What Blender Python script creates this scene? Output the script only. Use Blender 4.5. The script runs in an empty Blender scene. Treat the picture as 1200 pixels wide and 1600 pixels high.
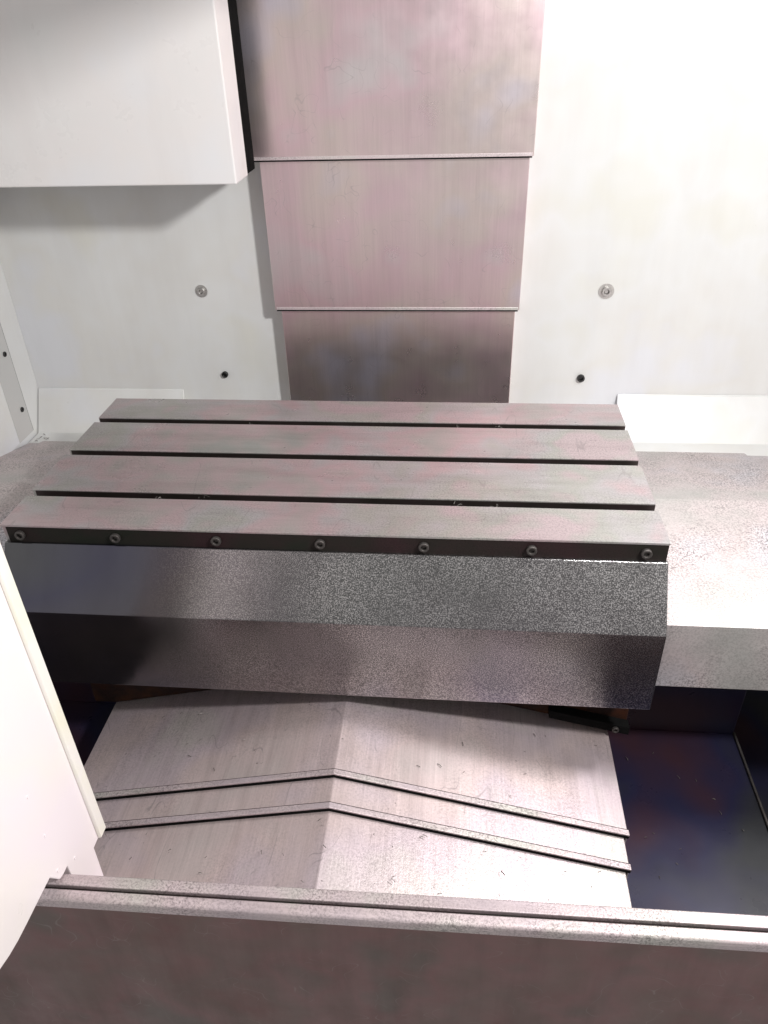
import bpy, bmesh, math, random
from mathutils import Vector, Matrix
random.seed(7)
S = bpy.context.scene
COL = S.collection

# ------------------------------------------------------------------ camera
cam_d = bpy.data.cameras.new('camera'); cam = bpy.data.objects.new('camera', cam_d); COL.objects.link(cam)
cam.location = (0.689842, -0.918428, 0.645095)
cam.rotation_euler = (0.991443143, 0.0283104480, 0.0891140651)
cam_d.sensor_fit = 'VERTICAL'; cam_d.sensor_height = 36.0
cam_d.lens = 36.0 * 1196.296 / 1600.0
cam_d.clip_start = 0.02; cam_d.clip_end = 50
S.camera = cam

# ------------------------------------------------------------------ light
W = bpy.data.worlds.new('World'); S.world = W; W.use_nodes = True
bg = W.node_tree.nodes['Background']
bg.inputs[0].default_value = (1.0, 0.985, 0.975, 1); bg.inputs[1].default_value = 0.42

def area(name, loc, target, size, power, color=(1, 1, 1), size_y=None, spread=180):
    l = bpy.data.lights.new(name, 'AREA'); l.energy = power; l.color = color
    l.size = size; l.spread = math.radians(spread)
    if size_y: l.shape = 'RECTANGLE'; l.size_y = size_y
    o = bpy.data.objects.new(name, l); COL.objects.link(o); o.location = loc
    o.rotation_euler = (Vector(target) - Vector(loc)).to_track_quat('-Z', 'Y').to_euler()
    return o
area('machine_lamp', (1.40, -0.65, 1.00), (0.55, 0.3, 0.1), 0.11, 20.5, (1.0, 0.99, 0.975))
area('added_cover_light', (1.52, 0.10, 0.72), (0.82, -0.22, -0.40), 0.16, 3.7, (1.0, 0.985, 0.98), spread=104)  # added light to brighten the right slope of the front cover, kept off the wall
S.view_settings.view_transform = 'Standard'; S.view_settings.look = 'None'
S.view_settings.gamma = 1.0; S.view_settings.exposure = 0.20
S.cycles.max_bounces = 8; S.cycles.diffuse_bounces = 4; S.cycles.glossy_bounces = 5
S.cycles.use_denoising = True
S.cycles.sample_clamp_indirect = 6

# ------------------------------------------------------------------ materials
def nodes(name):
    m = bpy.data.materials.new(name); m.use_nodes = True
    nt = m.node_tree; b = nt.nodes['Principled BSDF']
    return m, nt, b

def N(nt, kind, **kw):
    n = nt.nodes.new(kind)
    for k, v in kw.items(): setattr(n, k, v)
    return n

def noise(nt, vec, scale, detail=2, rough=0.5):
    n = N(nt, 'ShaderNodeTexNoise'); n.inputs['Scale'].default_value = scale
    n.inputs['Detail'].default_value = detail; n.inputs['Roughness'].default_value = rough
    nt.links.new(vec, n.inputs['Vector']); return n.outputs['Fac']

def ramp(nt, fac, pts):
    r = N(nt, 'ShaderNodeValToRGB'); e = r.color_ramp.elements
    while len(e) < len(pts): e.new(0.5)
    for el, (p, c) in zip(e, pts):
        el.position = p; el.color = (*c, 1) if len(c) == 3 else c
    nt.links.new(fac, r.inputs[0]); return r.outputs[0]

def maprange(nt, fac, a, b, c, d):
    r = N(nt, 'ShaderNodeMapRange'); r.inputs[1].default_value = a; r.inputs[2].default_value = b
    r.inputs[3].default_value = c; r.inputs[4].default_value = d
    nt.links.new(fac, r.inputs[0]); return r.outputs[0]

def math_(nt, op, a, b):
    r = N(nt, 'ShaderNodeMath', operation=op)
    for i, v in enumerate((a, b)):
        if isinstance(v, (int, float)): r.inputs[i].default_value = v
        else: nt.links.new(v, r.inputs[i])
    return r.outputs[0]

def mixc(nt, fac, a, b, mode='MIX'):
    r = N(nt, 'ShaderNodeMix', data_type='RGBA', blend_type=mode)
    if isinstance(fac, (int, float)): r.inputs[0].default_value = fac
    else: nt.links.new(fac, r.inputs[0])
    for i, v in ((6, a), (7, b)):
        if isinstance(v, tuple): r.inputs[i].default_value = (*v, 1)
        else: nt.links.new(v, r.inputs[i])
    return r.outputs[2]

def surf(name, tints, metallic, rough, stretch=(1, 1, 1), tint_scale=5.0, brushed=0.0, brush_scale=260,
         grain=0.0, grain_scale=420, grain_patch=None, rough_var=0.08, dirt=0.0, dirt_col=(.05, .045, .04),
         dirt_scale=60, bump=0.15, streak=0.0, streak_axis=(1, 1, 1), fleck=None, coat=0.0, wave=0.0, grain_x=None, scratch=0.0, scratch_col=(.25, .22, .22), spec=0.5):
    """one sheet-metal / paint material: oxide tints, brushing, grain, stains"""
    m, nt, b = nodes(name)
    tc = N(nt, 'ShaderNodeTexCoord').outputs['Object']
    lo = noise(nt, tc, tint_scale, 3, 0.6)
    k = len(tints)
    col = ramp(nt, lo, [(0.34 + 0.32 * i / max(1, k - 1), t) for i, t in enumerate(tints)])
    ro = maprange(nt, noise(nt, tc, 11, 4, 0.65), 0.3, 0.7, rough - rough_var, rough + rough_var)
    h = None
    if brushed:
        mp = N(nt, 'ShaderNodeMapping'); mp.inputs['Scale'].default_value = stretch
        nt.links.new(tc, mp.inputs[0])
        br = noise(nt, mp.outputs[0], brush_scale, 4, 0.7)
        col = mixc(nt, brushed, col, ramp(nt, br, [(0.25, (.62, .62, .62)), (0.75, (1.0, 1.0, 1.0))]), 'MULTIPLY')
        h = maprange(nt, br, 0, 1, 0, 0.5)
    if streak:
        mp = N(nt, 'ShaderNodeMapping'); mp.inputs['Scale'].default_value = streak_axis
        nt.links.new(tc, mp.inputs[0])
        st = noise(nt, mp.outputs[0], 1.0, 5, 0.65)
        col = mixc(nt, streak, col, ramp(nt, st, [(0.3, (.62, .59, .58)), (0.55, (1, 1, 1))]), 'MULTIPLY')
    if grain:
        gn = noise(nt, tc, grain_scale, 2, 0.8)
        pm = maprange(nt, noise(nt, tc, grain_patch or 4.0, 3, 0.6), 0.4, 0.6, 0.25, 1.0)
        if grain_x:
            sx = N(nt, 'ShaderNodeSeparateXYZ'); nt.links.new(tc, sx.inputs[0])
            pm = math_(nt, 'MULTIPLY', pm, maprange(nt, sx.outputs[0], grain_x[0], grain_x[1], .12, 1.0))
        g = math_(nt, 'MULTIPLY', pm, grain)
        dark = ramp(nt, gn, [(0.36, (.22, .21, .21)), (0.56, (1.15, 1.15, 1.15))])
        col = mixc(nt, g, col, dark, 'MULTIPLY')
        gh = math_(nt, 'MULTIPLY', gn, pm)
        h = gh if h is None else math_(nt, 'ADD', h, gh)
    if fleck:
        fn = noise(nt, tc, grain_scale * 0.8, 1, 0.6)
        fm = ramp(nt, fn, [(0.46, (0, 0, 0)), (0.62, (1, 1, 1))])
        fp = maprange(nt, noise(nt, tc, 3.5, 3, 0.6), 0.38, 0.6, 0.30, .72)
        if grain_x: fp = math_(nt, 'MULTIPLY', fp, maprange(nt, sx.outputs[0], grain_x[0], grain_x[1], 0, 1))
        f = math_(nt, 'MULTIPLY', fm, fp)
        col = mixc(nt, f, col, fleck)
    if dirt:
        dn = noise(nt, tc, dirt_scale, 6, 0.75)
        dm = maprange(nt, dn, 0.66, 0.72, 0.0, dirt)
        col = mixc(nt, dm, col, dirt_col)
        ro = math_(nt, 'ADD', ro, math_(nt, 'MULTIPLY', dm, 0.25))
    if scratch:
        for k, (rot, st) in enumerate((((0, 0, .5), (9, 2.2, 9)), ((0, 0, -.8), (7, 1.6, 7)))):
            mp = N(nt, 'ShaderNodeMapping'); mp.inputs['Scale'].default_value = st
            mp.inputs['Rotation'].default_value = rot; mp.inputs['Location'].default_value = (3.1 * k, 1.7, .4)
            nt.links.new(tc, mp.inputs[0])
            a = math_(nt, 'ABSOLUTE', math_(nt, 'SUBTRACT', noise(nt, mp.outputs[0], 2.2, 1.2, .5), .5), 0)
            line = maprange(nt, a, .0012, .0042, 1.0, 0.0)
            msk = maprange(nt, noise(nt, tc, 13 + 5 * k, 2, .6), .52, .60, 0.0, scratch)
            col = mixc(nt, math_(nt, 'MULTIPLY', line, msk), col, scratch_col)
    if wave:
        w = noise(nt, tc, 2.6, 1, 0.4)
        w = math_(nt, 'MULTIPLY', w, wave)
        h = w if h is None else math_(nt, 'ADD', h, w)
    nt.links.new(col, b.inputs['Base Color']); nt.links.new(ro, b.inputs['Roughness'])
    b.inputs['Metallic'].default_value = metallic
    b.inputs['Coat Weight'].default_value = coat; b.inputs['Specular IOR Level'].default_value = spec
    if h is not None and bump:
        bp = N(nt, 'ShaderNodeBump'); bp.inputs['Strength'].default_value = bump
        bp.inputs['Distance'].default_value = 0.002
        nt.links.new(h, bp.inputs['Height']); nt.links.new(bp.outputs[0], b.inputs['Normal'])
    return m

M = {}
M['white'] = surf('white_enamel', [(.73, .725, .68), (.755, .76, .755), (.735, .73, .71), (.735, .745, .775)], 0, .36, tint_scale=3.2,
                  rough_var=.08, streak=.14, streak_axis=(9, 9, 1.6), dirt=.25, dirt_scale=55, dirt_col=(.52, .49, .44), bump=.05)
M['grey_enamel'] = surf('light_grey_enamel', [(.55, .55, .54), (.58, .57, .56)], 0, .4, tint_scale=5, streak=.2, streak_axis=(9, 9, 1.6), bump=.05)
M['white_box'] = surf('white_box_enamel', [(.79, .785, .775), (.81, .78, .77), (.79, .79, .81)], 0, .32, tint_scale=3,
                      streak=.12, streak_axis=(11, 11, 1.8), dirt=.25, dirt_scale=48, dirt_col=(.55, .5, .48), bump=.04)
M['door_paint'] = surf('warm_white_door_paint', [(.83, .755, .77), (.84, .775, .75), (.83, .75, .78)], 0, .35, tint_scale=3,
                       dirt=.18, dirt_scale=70, dirt_col=(.5, .42, .42), bump=.03)
M['column_steel'] = surf('brushed_cover_steel', [(.80, .75, .75), (.84, .64, .68), (.81, .69, .66), (.78, .73, .83)], .88, .31,
                         tint_scale=3.0, brushed=.22, stretch=(1, 1, .03), brush_scale=300, streak=.18, streak_axis=(38, 4, 2.0),
                         bump=.08, scratch=.3, scratch_col=(.42, .36, .37), rough_var=.05)
M['way_steel'] = surf('worn_way_cover_steel', [(.61, .53, .515), (.66, .54, .53), (.62, .52, .55), (.61, .555, .53)], .58, .46,
                      tint_scale=3.5, brushed=.5, stretch=(1, .02, 1), brush_scale=420, streak=.35, streak_axis=(60, 5, 5),
                      dirt=.85, dirt_scale=40, dirt_col=(.16, .13, .12), bump=.14, scratch=.5, grain=.28, grain_scale=300, grain_patch=5)
M['side_steel'] = surf('stained_side_cover_steel', [(.54, .53, .51), (.60, .53, .53), (.55, .54, .58)], .5, .52, tint_scale=3.4,
                       grain=.9, grain_scale=330, grain_patch=5, dirt=.8, dirt_scale=30, dirt_col=(.27, .24, .23), bump=.3, streak=.3, streak_axis=(7, 7, 7))
M['table_iron'] = surf('ground_table_iron', [(.43, .43, .41), (.50, .44, .43), (.56, .43, .445), (.50, .47, .475), (.46, .45, .42), (.54, .44, .455)], .62, .33,
                       tint_scale=4.2, brushed=.35, stretch=(.04, 1, 1), brush_scale=330, grain=.35, grain_scale=350, grain_patch=5,
                       dirt=.6, dirt_scale=46, bump=.14, streak=.4, streak_axis=(5, 30, 30), scratch=.4)
M['slot_dark'] = surf('shaded_slot_iron', [(.035, .03, .025), (.05, .035, .035)], .6, .45, tint_scale=14, dirt=.6, dirt_col=(.16, .14, .12), dirt_scale=80, bump=.1)
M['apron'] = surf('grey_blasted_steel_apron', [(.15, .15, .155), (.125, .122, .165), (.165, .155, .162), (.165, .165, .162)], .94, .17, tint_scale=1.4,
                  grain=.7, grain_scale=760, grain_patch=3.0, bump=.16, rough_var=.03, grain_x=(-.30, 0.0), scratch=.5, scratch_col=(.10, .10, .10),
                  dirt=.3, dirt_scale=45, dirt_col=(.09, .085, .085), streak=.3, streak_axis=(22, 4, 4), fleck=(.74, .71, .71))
M['rail'] = surf('worn_sill_steel', [(.52, .44, .47), (.58, .49, .50), (.53, .50, .47)], .5, .52, tint_scale=6, brushed=.4,
                 stretch=(.03, 1, 1), brush_scale=300, grain=.65, grain_scale=330, grain_patch=7, dirt=.6, dirt_scale=50, bump=.25, streak=.4, streak_axis=(6, 60, 60))
M['lip'] = surf('folded_lip_steel', [(.70, .62, .63), (.74, .64, .65), (.70, .68, .64)], .6, .42, tint_scale=6,
                grain=.3, grain_scale=330, dirt=.6, dirt_scale=50, dirt_col=(.2, .16, .15), bump=.15)
M['front_paint'] = surf('shaded_sill_paint', [(.140, .072, .068), (.122, .078, .070), (.150, .080, .078), (.108, .080, .072)], 0, .45,
                        tint_scale=4.5, streak=.5, streak_axis=(22, 22, 2), dirt=.25, dirt_scale=38, dirt_col=(.19, .15, .14), bump=.08, scratch=.45, scratch_col=(.22, .18, .17), rough_var=.1, spec=.25)  # shade on the front panel is put into this dark colour
M['rubber'] = surf('black_rubber', [(.005, .005, .005), (.008, .008, .008)], 0, .9, tint_scale=20, bump=.1, spec=.05)
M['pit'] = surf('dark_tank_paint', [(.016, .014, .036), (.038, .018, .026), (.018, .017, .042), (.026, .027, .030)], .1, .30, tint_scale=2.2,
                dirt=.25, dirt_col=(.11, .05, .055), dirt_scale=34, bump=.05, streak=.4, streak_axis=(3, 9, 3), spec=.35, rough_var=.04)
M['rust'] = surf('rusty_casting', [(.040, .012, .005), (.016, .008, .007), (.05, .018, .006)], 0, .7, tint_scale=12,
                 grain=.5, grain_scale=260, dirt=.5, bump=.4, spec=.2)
M['bolt'] = surf('dull_bolt_steel', [(.13, .12, .115), (.09, .08, .075)], .8, .55, tint_scale=90, grain=.7, grain_scale=500, bump=.4)
M['zinc'] = surf('bright_zinc_steel', [(.62, .61, .58), (.55, .53, .52)], .9, .4, tint_scale=40, grain=.3, grain_scale=500, bump=.15)
M['cream'] = surf('yellowed_edge_paint', [(.80, .77, .64), (.82, .78, .74), (.80, .78, .66)], 0, .35, tint_scale=7, dirt=.4, dirt_scale=50, dirt_col=(.45, .40, .33), bump=.03)
M['dark_bolt'] = surf('black_oxide_steel', [(.03, .03, .03), (.05, .05, .05)], .7, .4, tint_scale=40, bump=.1)
M['strip_dark'] = surf('dark_table_edge', [(.012, .014, .010), (.026, .012, .014)], 0, .6, tint_scale=8, spec=.2, grain=.4, dirt=.3, dirt_col=(.09, .07, .06), bump=.2)
M['chip'] = surf('bright_swarf', [(.20, .18, .17), (.12, .11, .10)], .6, .6, tint_scale=60, bump=0)

# ------------------------------------------------------------------ mesh helpers
def thing(name, label, cat, loc=(0, 0, 0), group=None, kind=None):
    o = bpy.data.objects.new(name, None); COL.objects.link(o); o.location = loc
    o.empty_display_size = .05
    o['label'] = label; o['category'] = cat
    if group: o['group'] = group
    if kind: o['kind'] = kind
    return o

def world_loc(o):
    v = Vector((0, 0, 0))
    while o: v += Vector(o.location); o = o.parent
    return v

def link(name, bm, mat, parent=None, bevel=0.0, seg=2, loc=None, angle=30, label=None, smooth=False):
    """bm is in world coordinates; the object gets its own origin"""
    org = Vector(loc) if loc is not None else (world_loc(parent) if parent else Vector((0, 0, 0)))
    bmesh.ops.recalc_face_normals(bm, faces=bm.faces)
    bmesh.ops.translate(bm, verts=bm.verts, vec=-org)
    me = bpy.data.meshes.new(name); bm.to_mesh(me); bm.free()
    o = bpy.data.objects.new(name, me); COL.objects.link(o)
    me.materials.append(M[mat] if isinstance(mat, str) else mat)
    if parent: o.parent = parent; o.location = org - world_loc(parent)
    else: o.location = org
    if bevel:
        b = o.modifiers.new('bevel', 'BEVEL'); b.width = bevel; b.segments = seg
        b.limit_method = 'ANGLE'; b.angle_limit = math.radians(angle); b.harden_normals = False
    if smooth:
        for p in me.polygons: p.use_smooth = True
    if label: o['label'] = label
    return o

def box(bm, x0, x1, y0, y1, z0, z1):
    v = [bm.verts.new((x, y, z)) for x in (x0, x1) for y in (y0, y1) for z in (z0, z1)]
    for f in ((0, 1, 3, 2), (4, 6, 7, 5), (0, 4, 5, 1), (2, 3, 7, 6), (0, 2, 6, 4), (1, 5, 7, 3)):
        bm.faces.new([v[i] for i in f])
    return v

def prism(bm, prof, ax, a, b):
    """closed 2-D profile pushed from a to b along axis ax (0: profile is y,z; 1: profile is x,z; 2: x,y)"""
    def P(q, t):
        return ((t, q[0], q[1]), (q[0], t, q[1]), (q[0], q[1], t))[ax]
    A = [bm.verts.new(P(q, a)) for q in prof]; B = [bm.verts.new(P(q, b)) for q in prof]
    n = len(prof)
    for i in range(n): bm.faces.new((A[i], A[(i + 1) % n], B[(i + 1) % n], B[i]))
    bm.faces.new(A); bm.faces.new(B[::-1])

def sheet(bm, path, ax, a, b, th):
    """folded sheet: open 2-D path thickened by th on its left-hand normal, pushed from a to b"""
    n = len(path); off = []
    for i, q in enumerate(path):
        ds = []
        if i > 0: ds.append((q[0] - path[i - 1][0], q[1] - path[i - 1][1]))
        if i < n - 1: ds.append((path[i + 1][0] - q[0], path[i + 1][1] - q[1]))
        ns = []
        for dx, dy in ds:
            l = math.hypot(dx, dy); ns.append((-dy / l, dx / l))
        nx = sum(k[0] for k in ns) / len(ns); ny = sum(k[1] for k in ns) / len(ns)
        l2 = nx * nx + ny * ny
        off.append((q[0] + nx * th / l2, q[1] + ny * th / l2))
    prism(bm, path + off[::-1], ax, a, b)

def cyl(bm, c, axis, r, h, n=20, r2=None):
    """cylinder from c along axis by h"""
    q = Vector(axis).normalized().to_track_quat('Z', 'Y').to_matrix()
    A, B = [], []
    for i in range(n):
        t = 2 * math.pi * i / n; d = Vector((math.cos(t), math.sin(t), 0))
        A.append(bm.verts.new(Vector(c) + q @ (d * r)))
        B.append(bm.verts.new(Vector(c) + q @ (d * (r2 if r2 else r) + Vector((0, 0, h)))))
    for i in range(n): bm.faces.new((A[i], A[(i + 1) % n], B[(i + 1) % n], B[i]))
    bm.faces.new(A[::-1]); bm.faces.new(B)

def torus_cyl(bm, c, axis, r_out, r_in, h, n=20):
    """short tube (washer or socket head wall)"""
    q = Vector(axis).normalized().to_track_quat('Z', 'Y').to_matrix(); R = []
    for r, z in ((r_out, 0), (r_out, h), (r_in, h), (r_in, 0)):
        R.append([bm.verts.new(Vector(c) + q @ Vector((r * math.cos(2 * math.pi * i / n), r * math.sin(2 * math.pi * i / n), z))) for i in range(n)])
    for k in range(4):
        a, b = R[k], R[(k + 1) % 4]
        for i in range(n): bm.faces.new((a[i], a[(i + 1) % n], b[(i + 1) % n], b[i]))

def socket_bolt(parent, c, axis, r, mat='bolt', washer=True, h=None, head='bolt'):
    """socket-head bolt part with washer and recessed socket as its pieces"""
    h = h or r * 0.9; a = Vector(axis).normalized(); c = Vector(c)
    bm = bmesh.new(); torus_cyl(bm, c, a, r, r * .52, h, 20); cyl(bm, c, a, r * .53, h * .35, 6)
    o = link(head, bm, mat, parent, bevel=r * .09, seg=1, loc=c)
    if washer:
        bm = bmesh.new(); torus_cyl(bm, c - a * .0005, a, r * 1.65, r * 1.02, .0016, 24)
        link('washer', bm, 'zinc', o, loc=c)
    return o

# ------------------------------------------------------------------ room: walls and floor of the enclosure
YW = 0.75
wall = thing('back_wall', 'white enamelled back wall of the machining chamber behind the steel column cover', 'wall', (0.55, YW, -0.2), kind='structure')
bm = bmesh.new(); box(bm, -0.36, 1.62, YW, YW + .02, -0.62, 1.15); link('wall_sheet', bm, 'white', wall)
for x0, x1 in ((-0.338, 0.032), (1.060, 1.60)):
    bm = bmesh.new(); sheet(bm, [(YW - .001, -.112), (.693, -.205), (.680, -.215)], 0, x0, x1, -.004)
    prism(bm, [(YW - .001, -.108), (.700, -.197), (.692, -.206), (YW - .001, -.206)], 0, x0 + .001, x1 - .001)
    link('base_guard', bm, 'white', wall, bevel=.0015)
socket_bolt(wall, (.114, YW - .0005, .130), (0, -1, 0), .0085, 'zinc', h=.006)
socket_bolt(wall, (1.005, YW - .0005, .129), (0, -1, 0), .0100, 'zinc', h=.007)
socket_bolt(wall, (.140, YW - .0005, -.069), (0, -1, 0), .0075, 'dark_bolt', washer=False, h=.007)
socket_bolt(wall, (.973, YW - .0005, -.070), (0, -1, 0), .0085, 'dark_bolt', washer=False, h=.008)

lw = thing('side_wall', 'white side wall meeting the back wall in the corner, with black socket screws', 'wall', (-0.34, .7, -0.2), kind='structure')
bm = bmesh.new(); box(bm, -0.36, -0.34, .18, YW - .0005, -0.62, 1.15); link('wall_sheet', bm, 'white', lw)
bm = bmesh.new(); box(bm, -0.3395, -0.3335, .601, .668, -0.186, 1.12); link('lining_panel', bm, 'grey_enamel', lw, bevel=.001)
bm = bmesh.new(); box(bm, -0.3395, -0.3330, .20, .5995, -0.186, 1.12); link('lining_panel', bm, 'white', lw, bevel=.001)
bm = bmesh.new(); box(bm, -0.3397, -0.3350, .6682, .6705, -0.186, 1.12); link('seam_seal', bm, 'strip_dark', lw)
for z in (.30, .158, .018, -.120):
    socket_bolt(lw, (-.3337, .647, z), (1, 0, 0), .0060, 'dark_bolt', washer=False, h=.003, head='screw')
rw = thing('side_wall', 'plain white side wall closing the chamber past the steel side cover', 'wall', (1.60, .3, -0.2), kind='structure')
bm = bmesh.new(); box(bm, 1.60, 1.62, -.37, YW - .0005, -0.62, 1.15); link('wall_sheet', bm, 'white', rw)

# chip pan
pan = thing('chip_pan', 'dark painted chip pan floor under the table and covers', 'chip pan', (.6, 0, -.5), kind='structure')
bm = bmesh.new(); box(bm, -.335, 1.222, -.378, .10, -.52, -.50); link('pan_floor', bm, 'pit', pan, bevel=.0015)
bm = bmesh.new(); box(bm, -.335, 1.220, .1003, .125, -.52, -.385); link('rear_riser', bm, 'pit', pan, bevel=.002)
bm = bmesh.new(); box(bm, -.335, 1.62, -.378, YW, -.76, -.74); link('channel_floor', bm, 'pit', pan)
bm = bmesh.new(); box(bm, -.335, 1.60, .62, YW - .001, -.215, -.203); link('trough_floor', bm, 'white', pan)
bm = bmesh.new(); prism(bm, [(1.218, -.499), (1.222, -.499), (1.222, -.494), (1.218, -.494)], 1, -.37, .0998); link('edge_strip', bm, 'bolt', pan, bevel=.001)

# ------------------------------------------------------------------ telescopic cover on the column
cc = thing('column_cover', 'brushed steel telescopic cover of three stacked sections running up the back wall', 'way cover', (.555, .72, .1))
for x0, x1, y, z0, z1 in ((.281, .8235, .690, .4065, 1.12), (.2935, .8170, .7000, .1045, .46), (.3045, .8090, .7095, -.30, .15)):
    bm = bmesh.new()
    sheet(bm, [(x0, YW - .002), (x0, y), (x1, y), (x1, YW - .002)], 2, z0, z1, -.0022)
    s = link('cover_section', bm, 'column_steel', cc, bevel=.0012)
    if z0 > 0:
        bm = bmesh.new(); box(bm, x0 + .0005, x1 - .0005, y - .0028, y + .0005, z0 - .0002, z0 + .0065)
        link('wiper_lip', bm, 'lip', s, bevel=.0009)
        bm = bmesh.new(); box(bm, x0 + .001, x1 - .001, y - .0022, y + .006, z0 - .0028, z0 - .0003)
        link('lip_shade_strip', bm, 'rubber', s)  # black strip added to paint the shade line under each lip

# ------------------------------------------------------------------ spindle head, above the frame
sh = thing('spindle_head', 'cast spindle head carried in front of the column above the table', 'spindle head', (.555, .5, .83))
bm = bmesh.new(); box(bm, .33, .78, -.25, .684, .815, 1.10); link('casting', bm, 'white_box', sh, bevel=.012)
bm = bmesh.new(); cyl(bm, (.555, .06, .816), (0, 0, -1), .085, .025, 40, .075); cyl(bm, (.555, .06, .79), (0, 0, -1), .055, .012, 40, .05)
link('spindle_nose', bm, 'bolt', sh, bevel=.002)

# ------------------------------------------------------------------ white housing hanging in front of the wall
hb = thing('tool_changer_housing', 'large white sheet metal housing with a black rubber edge beside the column cover', 'housing', (0, .54, .397))
bm = bmesh.new(); box(bm, -.32, .296, .496, .581, .397, 1.10); link('shell', bm, 'white_box', hb, bevel=.0025)
bm = bmesh.new(); box(bm, -.31, .2945, .5815, .646, .3985, 1.10); link('rubber_seal', bm, 'rubber', hb, bevel=.002)

# ------------------------------------------------------------------ side covers
def side_cover(name, label, x_in, x_mid, x_out, loc):
    t = thing(name, label, 'way cover', loc, 'side way covers')
    for k, (a, b) in enumerate(((x_in, x_mid), (x_mid + (.03 if x_mid < x_in else -.03), x_out))):
        a, b = min(a, b), max(a, b); d = .005 * k
        bm = bmesh.new()
        sheet(bm, [(-.034 + d, -.249), (-.036 + d, -.121 - d), (.313, -.120 - d), (.640, -.199 - d)], 0, a, b, -.0025)
        link('cover_section', bm, 'side_steel', t, bevel=.0022, seg=3)
    return t
side_cover('side_way_cover', 'pale stained steel cover lying level beyond the bolted front corner of the table, brightly lit', .93, 1.331, 1.598, (1.2, .3, -.2))
side_cover('side_way_cover', 'pinkish steel cover behind the white door panel, below the screwed side wall', .07, -.300, -.334, (-.15, .3, -.2))
bm = bmesh.new()

# ------------------------------------------------------------------ table
tb = thing('machine_table', 'grey iron machine table with three long slots and a bolted grey apron', 'table', (.5, .23, -.12))
D = .4600; w = .0095; t1 = .014; t2 = .024; u = .016
prof = [(0, 0)]
for c in (.0945, .2325, .3615):
    prof += [(c - w, 0), (c - w, -t1), (c - u, -t1), (c - u, -t2), (c + u, -t2), (c + u, -t1), (c + w, -t1), (c + w, 0)]
prof += [(D, 0), (D, -.06), (.004, -.06), (.004, -.0042), (0, -.0042)]
bm = bmesh.new(); prism(bm, prof, 0, 0, 1.0)
for v in bm.verts:          # the left end is a hair out of square
    if v.co.x < .01: v.co.x -= .006 * (1 - v.co.y / D)
slab = link('table_slab', bm, 'table_iron', tb, bevel=.0009, seg=2)
# inner faces of the slots, coloured dark for the shade inside, 0.3 mm proud of the slab's own
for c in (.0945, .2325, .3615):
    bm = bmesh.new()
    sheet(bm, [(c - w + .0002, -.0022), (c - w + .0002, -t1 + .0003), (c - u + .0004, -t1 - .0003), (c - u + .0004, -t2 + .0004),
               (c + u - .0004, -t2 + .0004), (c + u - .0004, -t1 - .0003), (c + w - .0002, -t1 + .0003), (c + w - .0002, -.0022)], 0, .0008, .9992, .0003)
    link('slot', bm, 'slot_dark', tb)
bm = bmesh.new(); box(bm, .001, .999, .0015, .0038, -.058, -.0045); link('edge_strip', bm, 'strip_dark', tb, bevel=.0006)  # dark strip painted in for the shaded gap below the table lip
bm = bmesh.new()
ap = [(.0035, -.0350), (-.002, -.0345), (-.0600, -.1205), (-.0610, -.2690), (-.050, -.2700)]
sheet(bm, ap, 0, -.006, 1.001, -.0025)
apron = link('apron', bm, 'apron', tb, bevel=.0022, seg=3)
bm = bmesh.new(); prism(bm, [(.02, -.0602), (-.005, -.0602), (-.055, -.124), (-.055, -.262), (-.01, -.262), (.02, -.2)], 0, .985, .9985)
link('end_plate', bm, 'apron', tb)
for x in (.023, .176, .334, .493, .648, .805, .968):
    socket_bolt(tb, (x, .0012, -.0178), (0, -1, 0), .0078, 'bolt', h=.0065, washer=False)
    o = COL.objects[-1]
bm = bmesh.new(); cyl(bm, (1.000, -.040, -.2385), (1, 0, 0), .0055, .006, 6); link('apron_screw', bm, 'bolt', tb, bevel=.0006)

# ------------------------------------------------------------------ saddle under the table
xr = .523
def roof(x, dz=0): return -.300 - abs(x - xr) * .2376 + dz
sd = thing('saddle', 'rust brown saddle casting in the dark gap under the table apron', 'saddle', (.52, .15, -.3))
bm = bmesh.new()
prism(bm, [(.045, -.240), (.995, -.240), (.995, -.390), (.958, roof(.958, .0045)), (xr, roof(xr, .0045)), (.085, roof(.085, .0045)), (.045, -.400)], 1, .012, .44)
link('casting', bm, 'rust', sd, bevel=.004)
for a, b in ((.860, .996),):
    bm = bmesh.new()
    prism(bm, [(a, roof(a, .016)), (b, roof(b, .016)), (b, roof(b, .034)), (a, roof(a, .034))], 1, -.006, .0115)
    link('wiper_plate', bm, 'rubber', sd, bevel=.001)
for x in (.972,):
    socket_bolt(sd, (x, -.0062, roof(x, .025)), (0, -1, 0), .0058, 'bolt', h=.005, washer=False)
bm = bmesh.new(); box(bm, .09, .955, .03, .44, -.72, -.43); link('bed', bm, 'rust', sd, bevel=.004)

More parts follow.
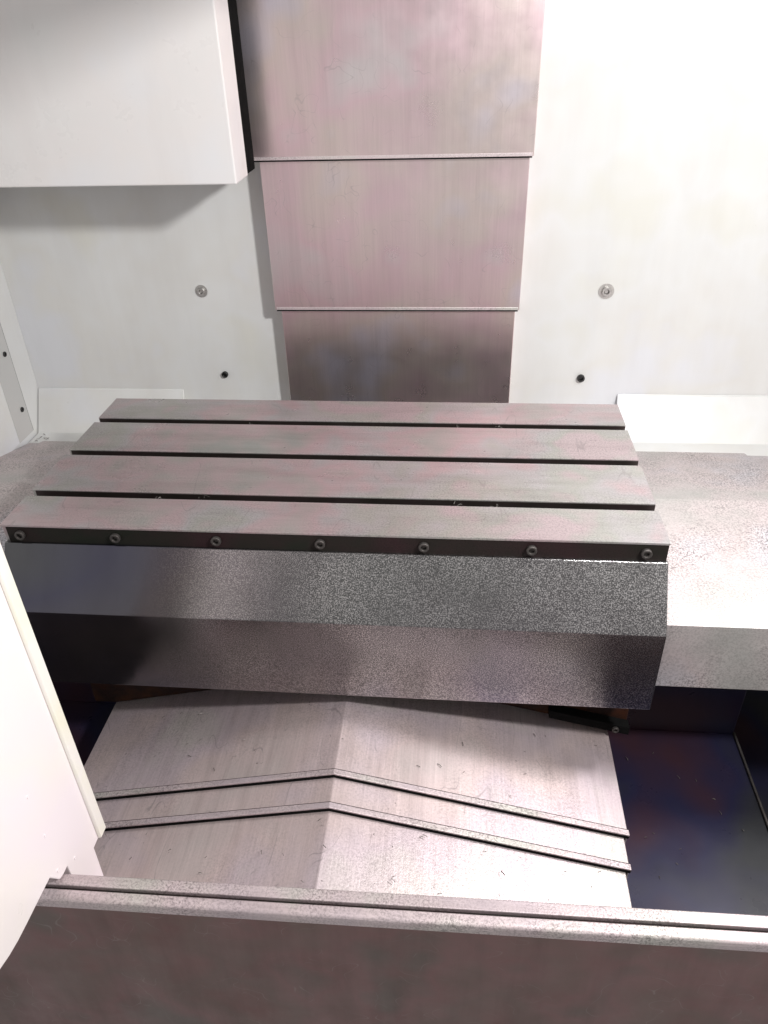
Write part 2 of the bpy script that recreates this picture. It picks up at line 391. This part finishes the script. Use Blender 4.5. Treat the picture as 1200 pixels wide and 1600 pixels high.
# ------------------------------------------------------------------ roof-shaped front cover
fc = thing('front_way_cover', 'roof shaped steel telescopic cover with two raised lips between the table and the sill', 'way cover', (xr, -.2, -.42))
for k, (y0, y1, hw) in enumerate(((-.190, .10, .4420), (-.242, -.12, .4365), (-.3775, -.18, .4310))):
    dz = -.0075 * k; bm = bmesh.new()
    pth = [(xr - hw, -.470), (xr - hw, roof(xr - hw, dz)), (xr, roof(xr, dz)), (xr + hw, roof(xr + hw, dz)), (xr + hw, -.470)]
    sheet(bm, pth, 1, y0, y1, -.0022)
    s = link('cover_section', bm, 'way_steel', fc, bevel=.0022, seg=3, angle=8)
    if k < 2:
        bm = bmesh.new()
        pth = [(xr - hw - .002, roof(xr - hw, dz) - .006), (xr - hw - .002, roof(xr - hw, dz + .0014)), (xr, roof(xr, dz + .0016)), (xr + hw + .002, roof(xr + hw, dz + .0014)), (xr + hw + .002, roof(xr + hw, dz) - .006)]
        sheet(bm, pth, 1, y0 - .0030, y0 + .0065, -.0030)
        link('wiper_lip', bm, 'rail', s, bevel=.0009, seg=2, angle=8)
        bm = bmesh.new(); q = [(a, b - .0012) for a, b in pth[1:4]]
        sheet(bm, q, 1, y0 + .0066, y0 + .0078, -.0016); link('seam', bm, 'strip_dark', s)
        bm = bmesh.new(); pth = [(a, b - .0031) for a, b in pth[1:4]]
        sheet(bm, pth, 1, y0 - .0030, y0 + .003, -.0056)
        link('lip_shade_strip', bm, 'rubber', s)  # black band painting the shade beneath the raised lip

# ------------------------------------------------------------------ sill with the door track
sl = thing('door_sill', 'steel door track over a long brown grey front panel', 'sill', (.7, -.4, -.28))
sl.rotation_euler = (0, 0, 0)
def skew(bm):     # the sill runs 0.6 degrees off square
    bmesh.ops.rotate(bm, verts=bm.verts, cent=(.64, -.38, -.28), matrix=Matrix.Rotation(math.radians(.6), 3, 'Z'))
def slink(name, prof, mat, x0=-.30, x1=1.61, bev=.0015):
    bm = bmesh.new(); prism(bm, prof, 0, x0, x1); skew(bm); return link(name, bm, mat, sl, bevel=bev)
slink('rear_rail', [(-.3800, -.2800), (-.3955, -.2800), (-.3955, -.310), (-.3800, -.310)], 'rail')
slink('groove', [(-.3956, -.2865), (-.4003, -.2865), (-.4003, -.310), (-.3956, -.310)], 'strip_dark', bev=0)
slink('front_rail', [(-.4004, -.2805), (-.4110, -.2812), (-.4145, -.2838), (-.4148, -.2900), (-.4130, -.310), (-.4004, -.310)], 'rail', bev=.0015)
slink('front_panel', [(-.3800, -.3101), (-.4120, -.3101), (-.4138, -.2915), (-.4142, -.3150), (-.4142, -1.02), (-.3800, -1.02)], 'front_paint')

# ------------------------------------------------------------------ white door panel
dp = thing('door_panel', 'white sheet metal door panel with a folded edge and rounded lower corner over the sill', 'door', (.2, -.45, 0))
pr = [(-.287, .55), (-.287, -.325), (-.318, -.326), (-.322, -.430), (-.3760, -.430), (-.3760, -.2775), (-.3870, -.2775), (-.3965, -.2745), (-.410, -.249)]
for i in range(9):
    t = i / 8; pr.append((-.470 - .10 * math.sin(t * math.pi / 2), -.247 + .060 * (1 - math.cos(t * math.pi / 2))))
pr += [(-.60, -.12), (-.66, .02), (-.74, .30), (-.78, .55)]
bm = bmesh.new(); prism(bm, pr, 0, .190, .200); link('door_skin', bm, 'door_paint', dp, bevel=.0015)
bm = bmesh.new(); prism(bm, [(.1995, -.2865), (.2045, -.2855), (.2045, -.3020), (.2005, -.3045)], 2, -.3255, .55)
link('folded_edge', bm, 'cream', dp, bevel=.0012)
bm = bmesh.new(); box(bm, .10, .1895, -.2875, -.290, -.32, .55); link('return_flange', bm, 'door_paint', dp)
for y, z in ((-.390, -.116), (-.390, -.191), (-.359, -.286), (-.394, -.258)):
    bm = bmesh.new(); cyl(bm, (.2, y, z), (1, 0, 0), .0022, .0012, 10); link('rivet', bm, 'door_paint', dp)

# ------------------------------------------------------------------ swarf
def chips(name, label, pts, size):
    bm = bmesh.new()
    for c in pts:
        r = size * random.uniform(.5, 1.3); a = random.uniform(0, 6.28); l = r * random.uniform(1, 2.4)
        rot = Matrix.Rotation(a, 3, 'Z') @ Matrix.Rotation(random.uniform(-.5, .5), 3, 'X')
        prev = None
        for i in range(4):
            t = i / 3 - .5
            p = rot @ Vector((t * l, .25 * l * math.sin(3 * t), r * .35 * (1 - 4 * t * t)))
            q = rot @ Vector((t * l, .25 * l * math.sin(3 * t) + r * .35, r * .35 * (1 - 4 * t * t) + r * .2))
            A = bm.verts.new(Vector(c) + p + Vector((0, 0, r * .1))); B = bm.verts.new(Vector(c) + q + Vector((0, 0, r * .1)))
            if prev: bm.faces.new((prev[0], prev[1], B, A))
            prev = (A, B)
    me = bpy.data.meshes.new(name); bm.to_mesh(me); bm.free()
    o = bpy.data.objects.new(name, me); COL.objects.link(o); me.materials.append(M['chip'])
    sol = o.modifiers.new('thick', 'SOLIDIFY'); sol.thickness = .0004
    o['label'] = label; o['category'] = 'metal chips'; o['kind'] = 'stuff'
pts = []
for c in (.0945, .2325, .3615):
    for cx in [random.uniform(.05, .95) for _ in range(7)]:
        for _ in range(3): pts.append((cx + random.gauss(0, .006), c + random.uniform(-.007, .007), -.0225))
for cx, c in ((.694, .3615), (.77, .3615), (.216, .0945), (.287, .0945), (.694, .0945), (.756, .0945), (.30, .3615)):
    for _ in range(14): pts.append((cx + random.gauss(0, .003), c + random.uniform(-.008, .009), -.0215 + random.uniform(0, .018)))
chips('metal_chips', 'bright crumbs of swarf lying in the table slots', pts, .0032)
pts = [(random.uniform(.98, 1.21), -.34 + abs(random.gauss(0, .03)), -.4992) for _ in range(90)]
pts += [(random.uniform(.98, 1.2), random.uniform(-.3, .09), -.4992) for _ in range(14)]
chips('metal_chips', 'fine swarf scattered over the dark chip pan floor', pts, .0030)
pts = []
for _ in range(46):
    x = random.uniform(.15, .94); y = random.uniform(-.372, -.255); pts.append((x, y, roof(x, -.010)))
for _ in range(25):
    x = random.uniform(.15, .94); y = random.uniform(-.17, -.02); pts.append((x, y, roof(x, .001)))
chips('metal_chips', 'small metal chips sprinkled on the roof shaped steel cover', pts, .0026)
pts = [(-.322 + abs(random.gauss(0, .012)), .655 + random.uniform(-.02, .02), -.2) for _ in range(14)]
chips('metal_chips', 'few crumbs of swarf in the corner at the foot of the side wall', pts, .0035)
